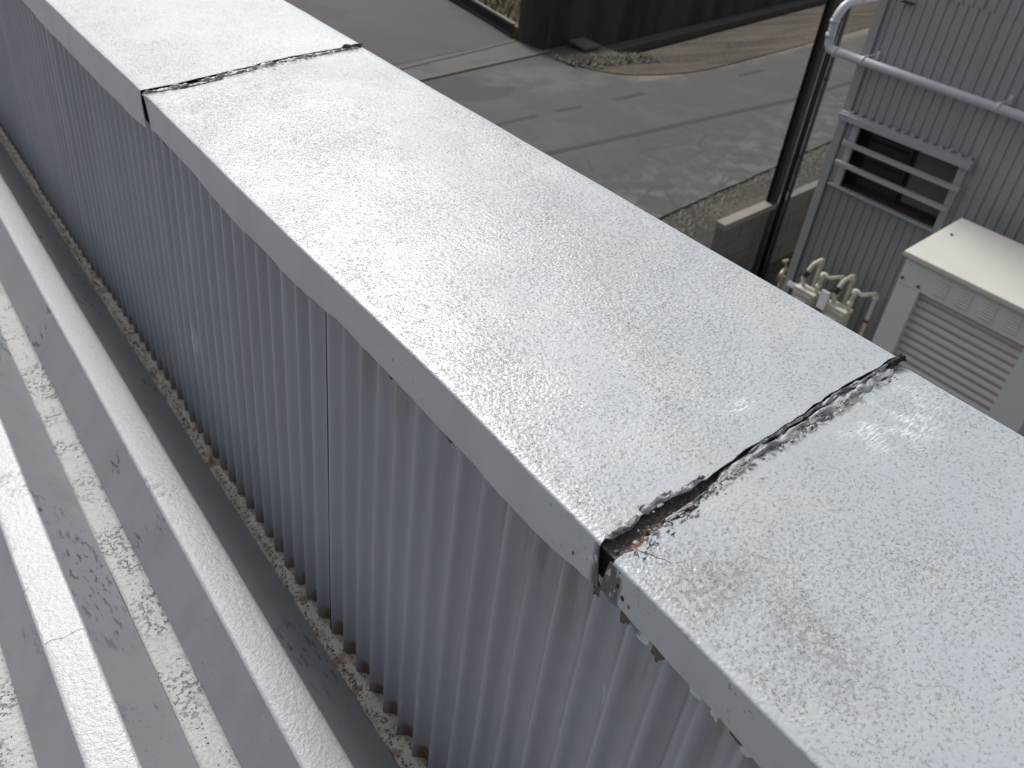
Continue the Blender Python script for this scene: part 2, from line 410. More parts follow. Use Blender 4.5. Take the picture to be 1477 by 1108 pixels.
def tube(path, r, seg=12, caps=True):
    path = [Vector(p) for p in path]; V, F = [], []
    up = Vector((0, 0, 1)); n = len(path)
    prev = None
    for i, p in enumerate(path):
        d = (path[min(i+1, n-1)]-path[max(i-1, 0)]).normalized()
        if prev is None:
            a = d.orthogonal().normalized()
        else:
            a = (prev - d*prev.dot(d)).normalized()
        prev = a; b = d.cross(a); rr = r[i] if isinstance(r, (list, tuple)) else r
        V += [p + rr*(math.cos(2*math.pi*k/seg)*a+math.sin(2*math.pi*k/seg)*b) for k in range(seg)]
    for i in range(n-1):
        for k in range(seg):
            F.append((i*seg+k, i*seg+(k+1) % seg, (i+1)*seg+(k+1) % seg, (i+1)*seg+k))
    if caps: F += [tuple(range(seg-1, -1, -1)), tuple(range((n-1)*seg, n*seg))]
    return V, F
def bend(pts, rad, n=6):
    """polyline with rounded corners"""
    pts = [Vector(p) for p in pts]; out = [pts[0]]
    for i in range(1, len(pts)-1):
        a = (pts[i-1]-pts[i]); b = (pts[i+1]-pts[i]); r = min(rad, a.length*.49, b.length*.49)
        p0 = pts[i]+a.normalized()*r; p1 = pts[i]+b.normalized()*r
        for k in range(n+1):
            t = k/n; out.append(p0*(1-t)**2+pts[i]*2*t*(1-t)+p1*t*t)
    out.append(pts[-1]); return out
def nz(x, y, z=0.): return noise.noise(Vector((x, y, z)))
def interp(tab, t):
    if t <= tab[0][0]: return tab[0][1]
    for (a, b), (c, d) in zip(tab, tab[1:]):
        if t <= c: return b+(d-b)*(t-a)/(c-a)
    return tab[-1][1]

# ------------------------------------------------------------------ ground and road (setting)
G = -4.6
S = lambda name, vf, mat: tag(obj(name, vf, mat), kind='structure')
S('ground', box(-250, 250, -250, 250, -5.3, -5.08), M['soil'])
near = lambda x: 8.07+.21*(x-9.15)+.05*nz(x*.9, 3)
line2 = lambda x: 14.95+.263*(x-8.96)
gut = lambda x: 15.23+.272*(x-14.98)
dw = lambda x: 16.27+.268*(x-13.22)
xs = [-30, -5, 3, 6, 7.5, 8, 8.5, 9, 9.5, 10, 10.5, 11, 11.5, 12, 12.5, 13, 14, 15, 16, 18, 21, 25, 30, 60]
S('road', prism([(x, near(x)) for x in xs]+[(60, gut(60)), (14.98, gut(14.98)), (13.03, line2(13.03)), (-30, line2(-30))], -5.0, G), M['asphalt'])
S('verge', prism([(-30, -60), (60, -60)]+[(x, near(x)+.02) for x in reversed(xs)], -5.0, G-.03), M['verge'])
S('driveway', prism([(-30, line2(-30)+.95), (12.98, 17.08), (13.52, 21.0), (15, 32), (22, 80), (-30, 80)], -5.0, G+.004), M['drive'])
S('gutter_pavement', prism([(-30, line2(-30)), (13.03, line2(13.03)), (14.98, gut(14.98)), (14.98, dw(14.98)), (13.1, 16.2), (12.98, 17.08), (-30, line2(-30)+.95)], -5.0, G-.002), M['pave'])
S('yard', prism([(13.25, 16.6), (60, dw(60)+.25), (60, 90), (24, 90), (15.2, 32), (13.72, 21.0), (13.22, 17.1)], -5.0, G+.18), M['grass'])
# kerb strips either side of the gutter pavement
k = random.Random(3)
def strip(fn, x0, x1, w, z0, z1, n=24):
    return prism([(x0+(x1-x0)*i/n, fn(x0+(x1-x0)*i/n)-w/2+.01*nz(i*.7, 1)) for i in range(n+1)]+[(x0+(x1-x0)*i/n, fn(x0+(x1-x0)*i/n)+w/2+.01*nz(i*.7, 9)) for i in range(n, -1, -1)], z0, z1)
S('kerb', strip(line2, -10, 13.2, .12, G-.1, G+.03), M['kerb'])
S('kerb', strip(lambda x: 17.08+.33*(x-12.98), -10, 12.95, .10, G-.1, G+.012), M['kerb'])
# dirt verge on the far side of the road
dpts = [(12.9, 15.35), (13.05, 15.0), (13.3, 14.5), (13.7, 14.1), (14.3, 13.9), (14.85, 13.8), (15.5, 13.76), (16.24, 13.8), (18, 14.15), (21.67, 14.95), (26, 15.9), (40, 19.0), (40, gut(40)-.02), (27, gut(27)-.02), (20, gut(20)-.02), (15.0, gut(15)-.02), (14.0, 15.6)]
S('dirt_verge', prism(dpts, G-.02, G+.02), M['dirt'])
# tar seams and old cracks in the road surface
def seam(name, pts, w):
    fn = lambda x: interp(pts, x)
    return S(name, strip(fn, pts[0][0], pts[-1][0], w, G-.01, G+.004, 30), M['tar'])
seam('tar_seam', [(5, 10.3), (9.08, 10.8), (16.81, 11.51), (19.64, 12.0), (30, 13.8)], .13)
for a, b, c, d, w in ((8.4, 12.2, 10.0, 12.45, .10), (10.6, 12.55, 11.3, 12.62, .10), (12.3, 12.74, 13.3, 12.9, .12), (16.8, 13.25, 17.9, 13.42, .12)):
    seam('tar_seam', [(a, b), (c, d)], w)
# the lip inside the ditch, and grit along it
S('ditch_lip', prism([(15.0, dw(15)-.42), (45, dw(45)-.42), (45, dw(45)), (15.0, dw(15))], -5.05, -4.86), M['kerb'])

# stones, joined: nobody could count them
def scatter(name, spots, mat, smin, smax, label, cat, n, seed):
    rg = random.Random(seed); V, F = [], []
    for _ in range(n):
        x, y, z = spots(rg); s = rg.uniform(smin, smax)**1; a = rg.uniform(0, 6.3)
        n0 = len(V); k_ = 5
        for j in range(k_):
            t = a+2*math.pi*j/k_; q = s*rg.uniform(.6, 1.1)
            V.append((x+q*math.cos(t), y+q*math.sin(t), z-.2*s))
        V.append((x+.2*s, y, z+s*rg.uniform(.25, .55)))
        F += [(n0+j, n0+(j+1) % k_, n0+k_) for j in range(k_)]
    o = obj(name, (V, F), mat); o['kind'] = 'stuff'; o['label'] = label; o['category'] = cat
    return o
def near_edge(rg):
    x = rg.uniform(7.6, 16); return x, near(x)-abs(rg.gauss(0, .35))+.08, G-.03
scatter('gravel', near_edge, M['stone'], .012, .065, 'loose stones and rubble along the near edge of the road', 'gravel', 1500, 5)
def clump(rg):
    t = rg.random(); x = 12.95+t*2.5; y = 15.25-t*.3+rg.gauss(0, .16); return x, y, G+.03+.04*rg.random()
scatter('gravel', clump, M['stone'], .015, .07, 'pale rubble heaped at the end of the roadside ditch', 'gravel', 1500, 6)
def verge_st(rg):
    x = rg.uniform(14, 27); y = rg.uniform(interp([(14, 13.9), (16, 13.8), (27, 16.1)], x), gut(x)-.1); return x, y, G+.02
scatter('gravel', verge_st, M['stone'], .012, .05, 'small stones scattered over the brown dirt verge', 'gravel', 1000, 8)
# dry grass blades in the yard and on the rubble
def blades(name, spots, n, h, mat, label, seed):
    rg = random.Random(seed); V, F = [], []
    for _ in range(n):
        x, y, z = spots(rg); a = rg.uniform(0, 6.3); w = .008+.01*rg.random(); hh = h*rg.uniform(.4, 1.2)
        dx, dy = math.cos(a), math.sin(a); l = rg.gauss(0, .5)*hh
        n0 = len(V); V += [(x-dx*w, y-dy*w, z), (x+dx*w, y+dy*w, z), (x+l*dy, y-l*dx, z+hh)]; F.append((n0, n0+1, n0+2))
    o = obj(name, (V, F), mat); o['kind'] = 'stuff'; o['label'] = label; o['category'] = 'grass'
M['blade'] = mat_simple('straw_blades', (.15, .125, .075), (.07, .062, .038), 9, .9, .1)
blades('dry_grass', lambda rg: (rg.uniform(13.6, 18), rg.uniform(17.6, 24), G+.18), 7000, .16, M['blade'], 'straw coloured dry grass in the yard behind the low black fence', 3)
def cg(rg):
    x, y, z = clump(rg); return x, y-.1, z
blades('dry_grass', cg, 500, .09, M['blade'], 'thin dry grass growing in the rubble beside the ditch', 4)

# ------------------------------------------------------------------ blackened wall beyond the road
t = empty('concrete_wall', (13.2, 16.6, G), 'tall blackened concrete wall with dark streaks standing behind the roadside ditch', 'wall')
ww = .24
X0 = 13.22
cuts = [X0, 15.9, 18.3, 20.9, 23.6, 27, 34, 45]
for a, b in zip(cuts, cuts[1:]):
    b2 = b-.012
    obj('wall_panel', prism([(a, dw(a)), (b2, dw(b2)), (b2, dw(b2)+ww), (a, dw(a)+ww)], -5.05, -3.52), M['darkwall'], t)
obj('end_pillar', prism([(13.205, 16.27), (12.99, 16.9), (12.99, 17.1), (13.2, 17.15), (13.21, 16.52)], -4.65, -3.50), M['darkwall'], t)
obj('coping_strip', prism([(12.97, 17.12), (12.97, 16.9), (13.2, 16.23), (45, dw(45)-.04), (45, dw(45)+.28), (13.3, dw(13.3)+.3), (13.22, 17.17)], -3.498, -3.44), M['block'], t)
# fallen slab
c0 = Vector((14.35, 16.15, G+.06)); ux = Vector((.95, .25, 0)); uy = Vector((-.18, .85, .12))
def slabv(c, a, b, h):
    n = a.cross(b).normalized()*h
    v = [c-a*.5-b*.5, c+a*.5-b*.5, c+a*.5+b*.5, c-a*.5+b*.5]; v += [p+n for p in v]
    return v, [(3, 2, 1, 0), (4, 5, 6, 7), (0, 1, 5, 4), (1, 2, 6, 5), (2, 3, 7, 6), (3, 0, 4, 7)]
o = obj('concrete_slab', slabv(c0, ux*.66, uy*.62, .06), M['kerb'])
tag(o, 'loose square concrete slab lying at the foot of the blackened wall', 'slab')

# low fence along the driveway
t = empty('low_fence', (13.1, 17.2, G), 'low black picket fence edging the yard beside the driveway', 'fence')
A = Vector((12.98, 17.25, G+.02)); B = Vector((13.75, 21.6, G+.02)); L = (B-A).length; d = (B-A)/L; nrm = Vector((d.y, -d.x, 0))
def fbox(s0, s1, w, z0, z1):
    p = A+d*s0; q = A+d*s1
    v = [p-nrm*w, q-nrm*w, q+nrm*w, p+nrm*w]
    return [(a.x, a.y, G+z) for z in (z0, z1) for a in v], [(3, 2, 1, 0), (4, 5, 6, 7), (0, 1, 5, 4), (1, 2, 6, 5), (2, 3, 7, 6), (3, 0, 4, 7)]
obj('rail', fbox(0, L, .03, .30, .35), M['cgrey'], t); obj('rail', fbox(0, L, .03, .03, .08), M['blacks'], t)
pk = obj('picket', fbox(.05, .085, .018, .081, .299), M['blacks'], t)
for i in range(1, 42): copyof(pk, t, d*(.105*i))

# ------------------------------------------------------------------ block wall and post beside the road
t = empty('block_wall', (7.8, 6.1, G), 'grey concrete block wall with a pale flat cap beside the dark brown post', 'wall')
slope = lambda x: 6.01+.155*(x-7.83)
def wallseg(x0, x1, z0, z1, off=0., th=.12):
    return prism([(x0, slope(x0)+off), (x1, slope(x1)+off), (x1, slope(x1)+off+th), (x0, slope(x0)+off+th)], z0, z1)
rows = [(-4.63, -4.40), (-4.39, -4.16), (-4.15, -3.92), (-3.91, -3.68)]
for r_, (z0, z1) in enumerate(rows):
    xx = 7.83 - (.45 if r_ % 2 else 0)
    while xx < 15.5:
        a = max(xx, 7.83); b = min(xx+.89, 15.5)
        if b-a > .1:
            obj('block', wallseg(a+.004, b-.004, z0, z1, .003*nz(a, z0)), M['block'], t)
        xx += .90
obj('mortar', wallseg(7.835, 15.48, -4.63, -3.685, .008, .104), M['block'], t)
obj('cap', wallseg(7.81, 9.13, -3.68, -3.60, -.02, .15), M['cap'], t, bevel=.006)
obj('top_course', wallseg(9.14, 15.5, -3.679, -3.615, 0, .12), M['block'], t)
tp = empty('steel_post', (8.93, 6.4, G), 'tall dark brown steel H-beam post rising behind the block wall', 'post')
obj('flange', box(8.965, 9.07, 6.18, 6.195, G-.05, 3.2), M['brown'], tp)
obj('web', box(8.995, 9.015, 6.196, 6.284, G-.05, 3.2), M['brown'], tp)
obj('flange', box(8.965, 9.07, 6.285, 6.30, G-.05, 3.2), M['brown'], tp)
cp_ = empty('conduit', (8.95, 5.95, G), 'thin black conduit pole standing in front of the brown post', 'pole')
obj('pipe', tube([(8.888, 5.93, G-.05), (8.888, 5.93, 3.2)], .024, 16), M['cgrey'], cp_, True)
for z in (-3.3, -1.9, -.4, 1.2): obj('clamp', tube([(8.888, 5.93, z), (8.888, 5.93, z+.03)], .030, 16), M['blacks'], cp_, True)
o = obj('cable', tube([(8.872, 6.0, G-.05), (8.872, 6.0, -1), (8.872, 6.0, 3.2)], .036, 10), M['blacks'], None, True); tag(o, 'black cable riser running up between the brown post and conduit', 'cable')

# ------------------------------------------------------------------ neighbouring clad building
XF = 6.5
nb = empty('clad_building', (XF, 4.16, G), 'grey metal-clad building with a barred window and silver drain pipe', 'building')
P = .085
def ribbed(y0, y1, z0, z1, x=XF, pitch=P, dep=.010, gw=.020):
    """sheet facing -x, from y0 up to y1, with narrow recessed grooves"""
    pr = []; y = y0
    while y < y1-.001:
        ye = min(y+pitch, y1)
        if ye-y > gw+.01:
            pr += [(y, x), (ye-gw, x), (ye-gw*.72, x+dep), (ye-gw*.28, x+dep)]
        else: pr += [(y, x)]
        y = ye
    pr.append((y1, x))
    v = [(a[1], a[0], z) for a in pr for z in (z0, z1)]
    f = [(2*i, 2*i+1, 2*i+3, 2*i+2) for i in range(len(pr)-1)]
    return v, f
def sheet(y0, y1, z0, z1, x, mat):
    w = P*9; k_ = y1
    while k_ > y0+.01:
        a = max(k_-w, y0)
        dx = .0015 if (round((y1-k_)/w) % 2) else 0
        obj('cladding_sheet', ribbed(a, k_, z0, z1, x+dx), mat, nb)
        k_ = a
WY0, WY1, WZ0, WZ1 = 2.99, 3.95, -2.05, -1.50
sheet(-3.0, 4.09, -.41, 1.6, XF-.003, M['clad'])
sheet(WY1+.0, 4.09, -2.06, -.41, XF, M['clad'])
sheet(WY0, WY1, -1.48, -.41, XF, M['clad'])
sheet(-3.0, WY0, -4.6, -.41, XF, M['clad'])
sheet(WY0, 4.09, -4.6, -2.062, XF+.004, M['clad2'])
obj('corner_trim', join(box(XF-.022, XF-.012, 4.085, 4.165, G, 1.6), box(XF-.012, XF+.09, 4.155, 4.165, G, 1.6)), M['clad'], nb, bevel=.003)
obj('side_wall', box(XF+.05, 14, 4.10, 4.15, G, 1.6), M['clad'], nb)
obj('side_wall', box(13.9, 13.95, -3, 4.10, G, 1.6), M['clad'], nb)
obj('side_wall', box(XF+.05, 13.9, -3.05, -3.0, G, 1.6), M['clad'], nb)
obj('roof', box(XF-.12, 14.1, -3.2, 4.3, 1.602, 1.68), M['steelroof'], nb)
obj('trim_bracket', box(XF-.05, XF-.004, 3.86, 3.96, -.50, -.49), M['blacks'], nb)
wn = obj('window', join(box(XF-.055, XF-.004, 2.90, 4.15, -1.50, -1.43), box(XF-.075, XF-.0545, 2.90, 4.15, -1.50, -1.445)), M['trim'], nb, bevel=.003)
ht = obj('header_tooth', box(XF-.05, XF-.012, 2.93, 2.965, -1.429, -1.412), M['trim'], wn)
for i in range(1, 14): copyof(ht, wn, (0, .085*i, 0))
obj('jamb', box(XF-.03, XF-.001, WY1-.005, WY1+.06, WZ0, -1.501), M['trim'], wn)
obj('jamb', box(XF-.03, XF-.001, WY0-.055, WY0+.01, WZ0, -1.501), M['trim'], wn)
obj('sill', box(XF-.05, XF+.005, WY0-.08, WY1+.10, WZ0-.022, WZ0-.002), M['trim'], wn, bevel=.003)
obj('bar', join(box(XF-.095, XF-.088, 2.90, 4.02, -1.682, -1.648), box(XF-.088, XF-.05, 2.90, 4.02, -1.654, -1.648)), M['trim'], wn)
obj('bar', join(box(XF-.095, XF-.088, 2.92, 4.03, -1.862, -1.828), box(XF-.088, XF-.05, 2.92, 4.03, -1.834, -1.828)), M['trim'], wn)
for y in (2.925, 3.965):
    for z in (-1.685, -1.865): obj('bar_mount', box(XF-.05, XF-.031, y, y+.03, z, z+.03), M['trim'], wn)
obj('reveal', join(box(XF+.0, XF+.16, WY1, WY1+.02, WZ0, -1.5), box(XF, XF+.16, WY0-.02, WY0, WZ0, -1.5), box(XF, XF+.16, WY0, WY1, -1.5, -1.48)), M['brown'], wn)
obj('ledge', box(XF+.006, XF+.16, WY0, WY1, WZ0-.02, WZ0+.005), M['wood'], wn)
obj('back_panel', box(XF+.24, XF+.26, WY0-.1, WY1+.1, WZ0-.1, -1.4), M['room'], wn)
for a, b, mt in ((3.46, 3.95, 'glassd'), (2.99, 3.46, 'blind')):
    xo = .10 if mt == 'glassd' else .12
    obj('sash', join(box(XF+xo, XF+xo+.018, a, a+.03, WZ0+.006, -1.502), box(XF+xo, XF+xo+.018, b-.03, b, WZ0+.006, -1.502), box(XF+xo, XF+xo+.018, a+.03, b-.03, WZ0+.006, WZ0+.045), box(XF+xo, XF+xo+.018, a+.03, b-.03, -1.53, -1.502)), M['brown'], wn)
    obj('pane', box(XF+xo+.007, XF+xo+.011, a+.03, b-.03, WZ0+.045, -1.53), M[mt], wn)

# drain pipe
dp = empty('drain_pipe', (6.42, 4.43, -1.0), 'silver painted drain pipe running level along the clad wall and round its corner', 'pipe')
xp = 6.40; r_ = .036
path = bend([(xp, -3.0, -1.02), (xp, 4.44, -.99), (xp, 4.45, -.72), (xp+.10, 4.45, -.62), (8.2, 4.45, -.50)], .07, 8)
obj('pipe', tube(path, r_, 18), M['silverp'], dp, True)
for p, q in (((xp, 4.33, -.99), (xp, 4.37, -.99)), ((xp, 4.45, -.90), (xp, 4.45, -.865)), ((xp, 4.45, -.78), (xp, 4.45, -.755)), ((6.66, 4.45, -.60), (6.69, 4.45, -.598)), ((xp, 4.06, -.99), (xp, 4.085, -.99)), ((xp, 2.86, -.99), (xp, 2.885, -.99)), ((xp, 1.2, -1.0), (xp, 1.23, -1.0))):
    obj('collar', tube([p, q], r_+.006, 18), M['silverp'], dp, True)
for y in (4.07, 2.87, 1.21):
    if y > 4: continue
    obj('bracket', join(tube([(xp, y, -.99+r_), (XF-.02, y-.02, -.93)], .006, 8), box(XF-.02, XF-.003, y-.035, y-.005, -.965, -.90)), M['silverp'], dp)
obj('bracket', join(tube([(xp, 4.07, -.95), (XF-.02, 4.03, -.93)], .006, 8), box(XF-.02, XF-.003, 4.0, 4.03, -.965, -.90)), M['silverp'], dp)

# ------------------------------------------------------------------ shed with roller shutter
XS, XB = 5.58, 6.27
sh = empty('storage_shed', (5.9, 2.1, G), 'pale grey metal storage shed with cream roof and taupe roller shutter', 'shed')
YL, YR = 2.705, 1.46
def roofz(x): return -1.93+(x-5.56)*.19
v = [(XS-.03, YR-.03, roofz(XS-.03)), (XB, YR-.03, roofz(XB)), (XB, YL+.03, roofz(XB)), (XS-.03, YL+.03, roofz(XS-.03))]
vb = [(a, b, c-.045) for a, b, c in v]
obj('roof', (vb+v, [(3, 2, 1, 0), (4, 5, 6, 7), (0, 1, 5, 4), (1, 2, 6, 5), (2, 3, 7, 6), (3, 0, 4, 7)]), M['cream'], sh, bevel=.008)
obj('roof_screw', join(tube([(5.99, 2.64, roofz(5.99)), (5.99, 2.64, roofz(5.99)+.008)], .012, 8)), M['rustp'], sh)
obj('header_panel', box(XS, XS+.02, YR, YL, -2.185, -1.978), M['shed'], sh)
obj('side_post', box(XS, XS+.05, 2.52, YL, G, -2.188), M['shed'], sh)
obj('side_post', box(XS, XS+.05, YR, 1.69, G, -2.188), M['shed'], sh)
def side(y0, y1):
    v = [(XS+.021, y, z) for y in (y0, y1) for z in (G, -1.98)]+[(XB-.01, y, z) for y in (y0, y1) for z in (G, roofz(XB)-.05)]
    return v, [(0, 1, 3, 2), (4, 6, 7, 5), (0, 4, 5, 1), (2, 3, 7, 6), (0, 2, 6, 4), (1, 5, 7, 3)]
obj('side_panel', side(YL-.02, YL-.001), M['shed'], sh); obj('side_panel', side(YR+.001, YR+.02), M['shed'], sh)
obj('back_panel', box(XB-.03, XB-.011, YR+.021, YL-.021, G, -1.9), M['shed'], sh)
# louvres: pressed slots
def louvre(y1, z):
    w = .095; v = []
    pr = [(-.001, 0), (-.010, -.004), (-.010, -.010), (-.001, -.015)]
    v = [(XS+a, y, z+b) for y in (y1-w, y1) for a, b in pr]
    return v, [(0, 4, 5, 1), (1, 5, 6, 2), (2, 6, 7, 3), (3, 2, 1, 0), (4, 7, 6, 5)][0:] + [(0, 3, 7, 4)]
lv = None
for gy in (2.425, 2.245, 2.06, 1.88, 1.70):
    for kz in range(7):
        if lv is None: lv = obj('louvre', louvre(2.425, -1.995), M['louv'], sh)
        else: copyof(lv, sh, (0, gy-2.425, -.0225*kz))
for (y, z) in ((2.68, -2.14), (2.54, -2.15), (1.50, -2.14), (1.66, -2.15)):
    obj('bolt', tube([(XS, y, z), (XS-.008, y, z)], .012, 8), M['rustp'], sh)
# shutter slats
def slat(z):
    n = 7; v = []
    for y in (1.69, 2.52):
        for i in range(n+1):
            t_ = i/n; v.append((XS+.055-.014*math.sin(math.pi*min(1, t_*1.15))*(1 if t_ < .87 else .3), y, z+.062*t_))
    return v, [(i, i+1, n+2+i, n+1+i) for i in range(n)]
s0 = obj('shutter_slat', slat(-2.19-.065), M['shut'], sh, True)
for i in range(1, 37): copyof(s0, sh, (0, 0, -.0645*i))
obj('shutter_backing', box(XS+.06, XS+.07, 1.69, 2.52, G, -2.186), M['black'], sh)

# ------------------------------------------------------------------ gas meters
def meter(y, z, label, dark=False):
    t = empty('gas_meter', (6.27, y, z-.3), label, 'gas meter', 'gas meters on the clad wall')
    x0 = 6.22
    obj('body', box(x0-.075, x0+.075, y-.105, y+.105, z-.27, z-.02), M['gasbody'], t, bevel=.015)
    obj('top_plate', box(x0-.065, x0+.065, y-.115, y+.115, z-.019, z+.012), M['gas'], t, bevel=.008)
    obj('dial', box(x0-.083, x0-.0755, y-.06, y+.06, z-.16, z-.08), M['whitep'], t)
    # inlet: riser on the wall, elbow outwards, valve, down to the meter
    yi = y+.055
    obj('inlet_pipe', tube(bend([(6.40, yi+.0, G+.3), (6.40, yi, z+.24), (6.29, yi+.01, z+.235), (6.22, yi+.04, z+.09), (6.215, yi, z+.01)], .03), .019, 12), M['gas'], t, True)
    obj('inlet_elbow', tube(bend([(6.40, yi, z+.18), (6.40, yi, z+.245), (6.33, yi, z+.24)], .03), .027, 12), M['gas'], t, True)
    obj('valve', join(tube([(6.25, yi+.02, z+.15), (6.225, yi+.035, z+.10)], .030, 12), box(6.17, 6.25, yi+.04, yi+.055, z+.11, z+.125)), M['blacks'], t)
    yo = y-.085
    obj('outlet_pipe', tube(bend([(6.22, yo, z+.01), (6.22, yo-.01, z+.23), (6.22, yo-.07, z+.20), (6.40, yo-.12, z+.20), (6.40, yo-.12, G+.3)], .035), .018, 12), M['gas'], t, True)
    for p, q in (((6.22, yo-.002, z+.06), (6.22, yo-.004, z+.10)), ((6.22, yo-.008, z+.17), (6.22, yo-.01, z+.22)), ((6.40, yo-.12, z+.13), (6.40, yo-.12, z+.18))):
        obj('coupling', tube([p, q], .026, 12), M['gas'], t, True)
    obj('rusty_coupling', tube([(6.40, yo-.12, z-.10), (6.40, yo-.12, z-.07)], .024, 12), M['rustp'], t, True)
    return t
meter(3.745, -2.96, 'left-hand beige gas meter on the clad wall, nearer the building corner')
meter(3.40, -2.955, 'right-hand beige gas meter on the clad wall, nearer the shed')
o = obj('transmitter_box', slabv(Vector((6.13, 3.53, -2.93)), Vector((0, .075, .0)), Vector((.03, .02, .16)), .05), M['whitep']); tag(o, 'small white plastic box leaning beside the right-hand gas meter', 'box')
o = obj('junction_box', slabv(Vector((6.2, 3.92, -2.99)), Vector((.0, .09, 0)), Vector((.02, 0, .05)), .05), M['silverp'], bevel=.008); tag(o, 'small silver box with a thin cable beside the left-hand gas meter', 'box')
o = obj('cable', tube(bend([(6.2, 3.91, -2.96), (6.25, 3.88, -2.83), (6.24, 3.84, -2.79)], .03), .007, 8), M['cgrey'], None, True); tag(o, 'thin grey cable running from the silver box to the left-hand gas meter', 'cable')
tpp = empty('water_tap', (7.15, 4.6, -3.5), 'small brass tap with a cross handle standing behind the building corner', 'tap')
M['brass'] = mat_simple('dull_brass', (.30, .27, .20), (.17, .15, .11), 20, .4, .2, .001, metal=.5)
obj('standpipe', tube([(7.16, 4.6, G-.03), (7.16, 4.6, -3.46)], .03, 10), M['block'], tpp, True)
obj('spout', tube(bend([(7.16, 4.6, -3.38), (7.10, 4.58, -3.36), (7.02, 4.55, -3.38), (7.0, 4.55, -3.46)], .03), .024, 10), M['brass'], tpp, True)
obj('handle', join(tube([(7.13, 4.58, -3.36), (7.12, 4.62, -3.28)], .014, 8), box(7.07, 7.17, 4.60, 4.63, -3.285, -3.265)), M['brass'], tpp)

# ------------------------------------------------------------------ own building: body, outer wall
ob = empty('building_body', (.3, 0, G), 'grey metal building that carries the parapet and the folded metal roof', 'building')
obj('wall_core', box(.045, .455, -4.4, 6.2, -.90, -.012), M['black'], ob)
obj('outer_wall', ribbed(-4.4, 6.2, G, -.02, .47, P), M['clad'], ob)
obj('body', box(-9, .44, -4.4, 6.2, G, -.92), M['steelroof'], ob)

# ------------------------------------------------------------------ corrugated inner face of the parapet
pw = empty('parapet_wall', (.03, 0, -.9), 'grey painted corrugated sheeting on the roof side of the parapet', 'wall')
PIT = .0535; WX = .028; AMP = .0088
def corr(y0, y1, off):
    n = max(8, int(round((y1-y0)/PIT*12))); nzr = 14
    def fn(u, v):
        y = y0+(y1-y0)*u; z = -.885+(.885-.015)*v
        ph = 2*math.pi*y/PIT
        x = WX+off+AMP*(math.cos(ph)-.27*math.cos(2*ph)+.05*math.cos(3*ph))+.0016*nz(y*2.3, z*2.6)+.0007*nz(y*11, z*5, 4)
        return (x, y+.0012*nz(y*3, z*4, 8), z)
    v, f = grid(fn, n, nzr)
    return v, f
ysm = [-3.75, -2.95, -2.15, -1.345, -.543, .260, 1.062, 1.865, 2.667, 3.47, 4.27, 5.07, 5.88]
for i, (a, b) in enumerate(zip(ysm, ysm[1:])):
    obj('corrugated_sheet', corr(a-.008, b+.008, .0042*(i % 2)), M['wall'], pw, True, solid=.0008)

obj('lap_shadow_strip', box(.0235, .034, 1.0536, 1.0543, -.885, -.02), M['black'], pw)  # thin black strip added to draw the shadow line along the sheet lap
# ------------------------------------------------------------------ coping sections
SL = .139; CW = .50
skirt_tab = [(-4, -.069), (.163, -.069), (.228, -.063), (.275, -.063), (.316, -.060), (.372, -.056), (.390, -.062), (.466, -.072), (.586, -.077), (.724, -.072), (.885, -.071), (1.005, -.070), (1.123, -.080), (1.227, -.077), (1.416, -.082), (1.60, -.070), (1.80, -.069), (1.9, -.080), (2.03, -.085), (2.37, -.085), (2.75, -.082), (2.94, -.073), (6, -.078)]
inner_tab = [(-4, 0), (-.1, 0), (.117, -.004), (.30, -.002), (.395, -.001), (.474, .001), (.713, .006), (.994, .005), (1.3, .003), (1.7, .007), (1.81, .008), (1.85, .004), (2.63, .001), (6, 0)]
low2 = [(-.01, .371), (.017, .377), (.028, .372), (.05, .375), (.077, .378), (.109, .375), (.141, .384), (.176, .386), (.231, .392), (.292, .387), (.357, .390), (.427, .392), (.51, .393)]
up2 = [(-.01, .394), (.023, .398), (.10, .398), (.145, .396), (.22, .401), (.286, .402), (.369, .405), (.51, .404)]
up1 = [(-.01, 1.852), (.07, 1.842), (.144, 1.844), (.238, 1.846), (.338, 1.851), (.51, 1.828)]
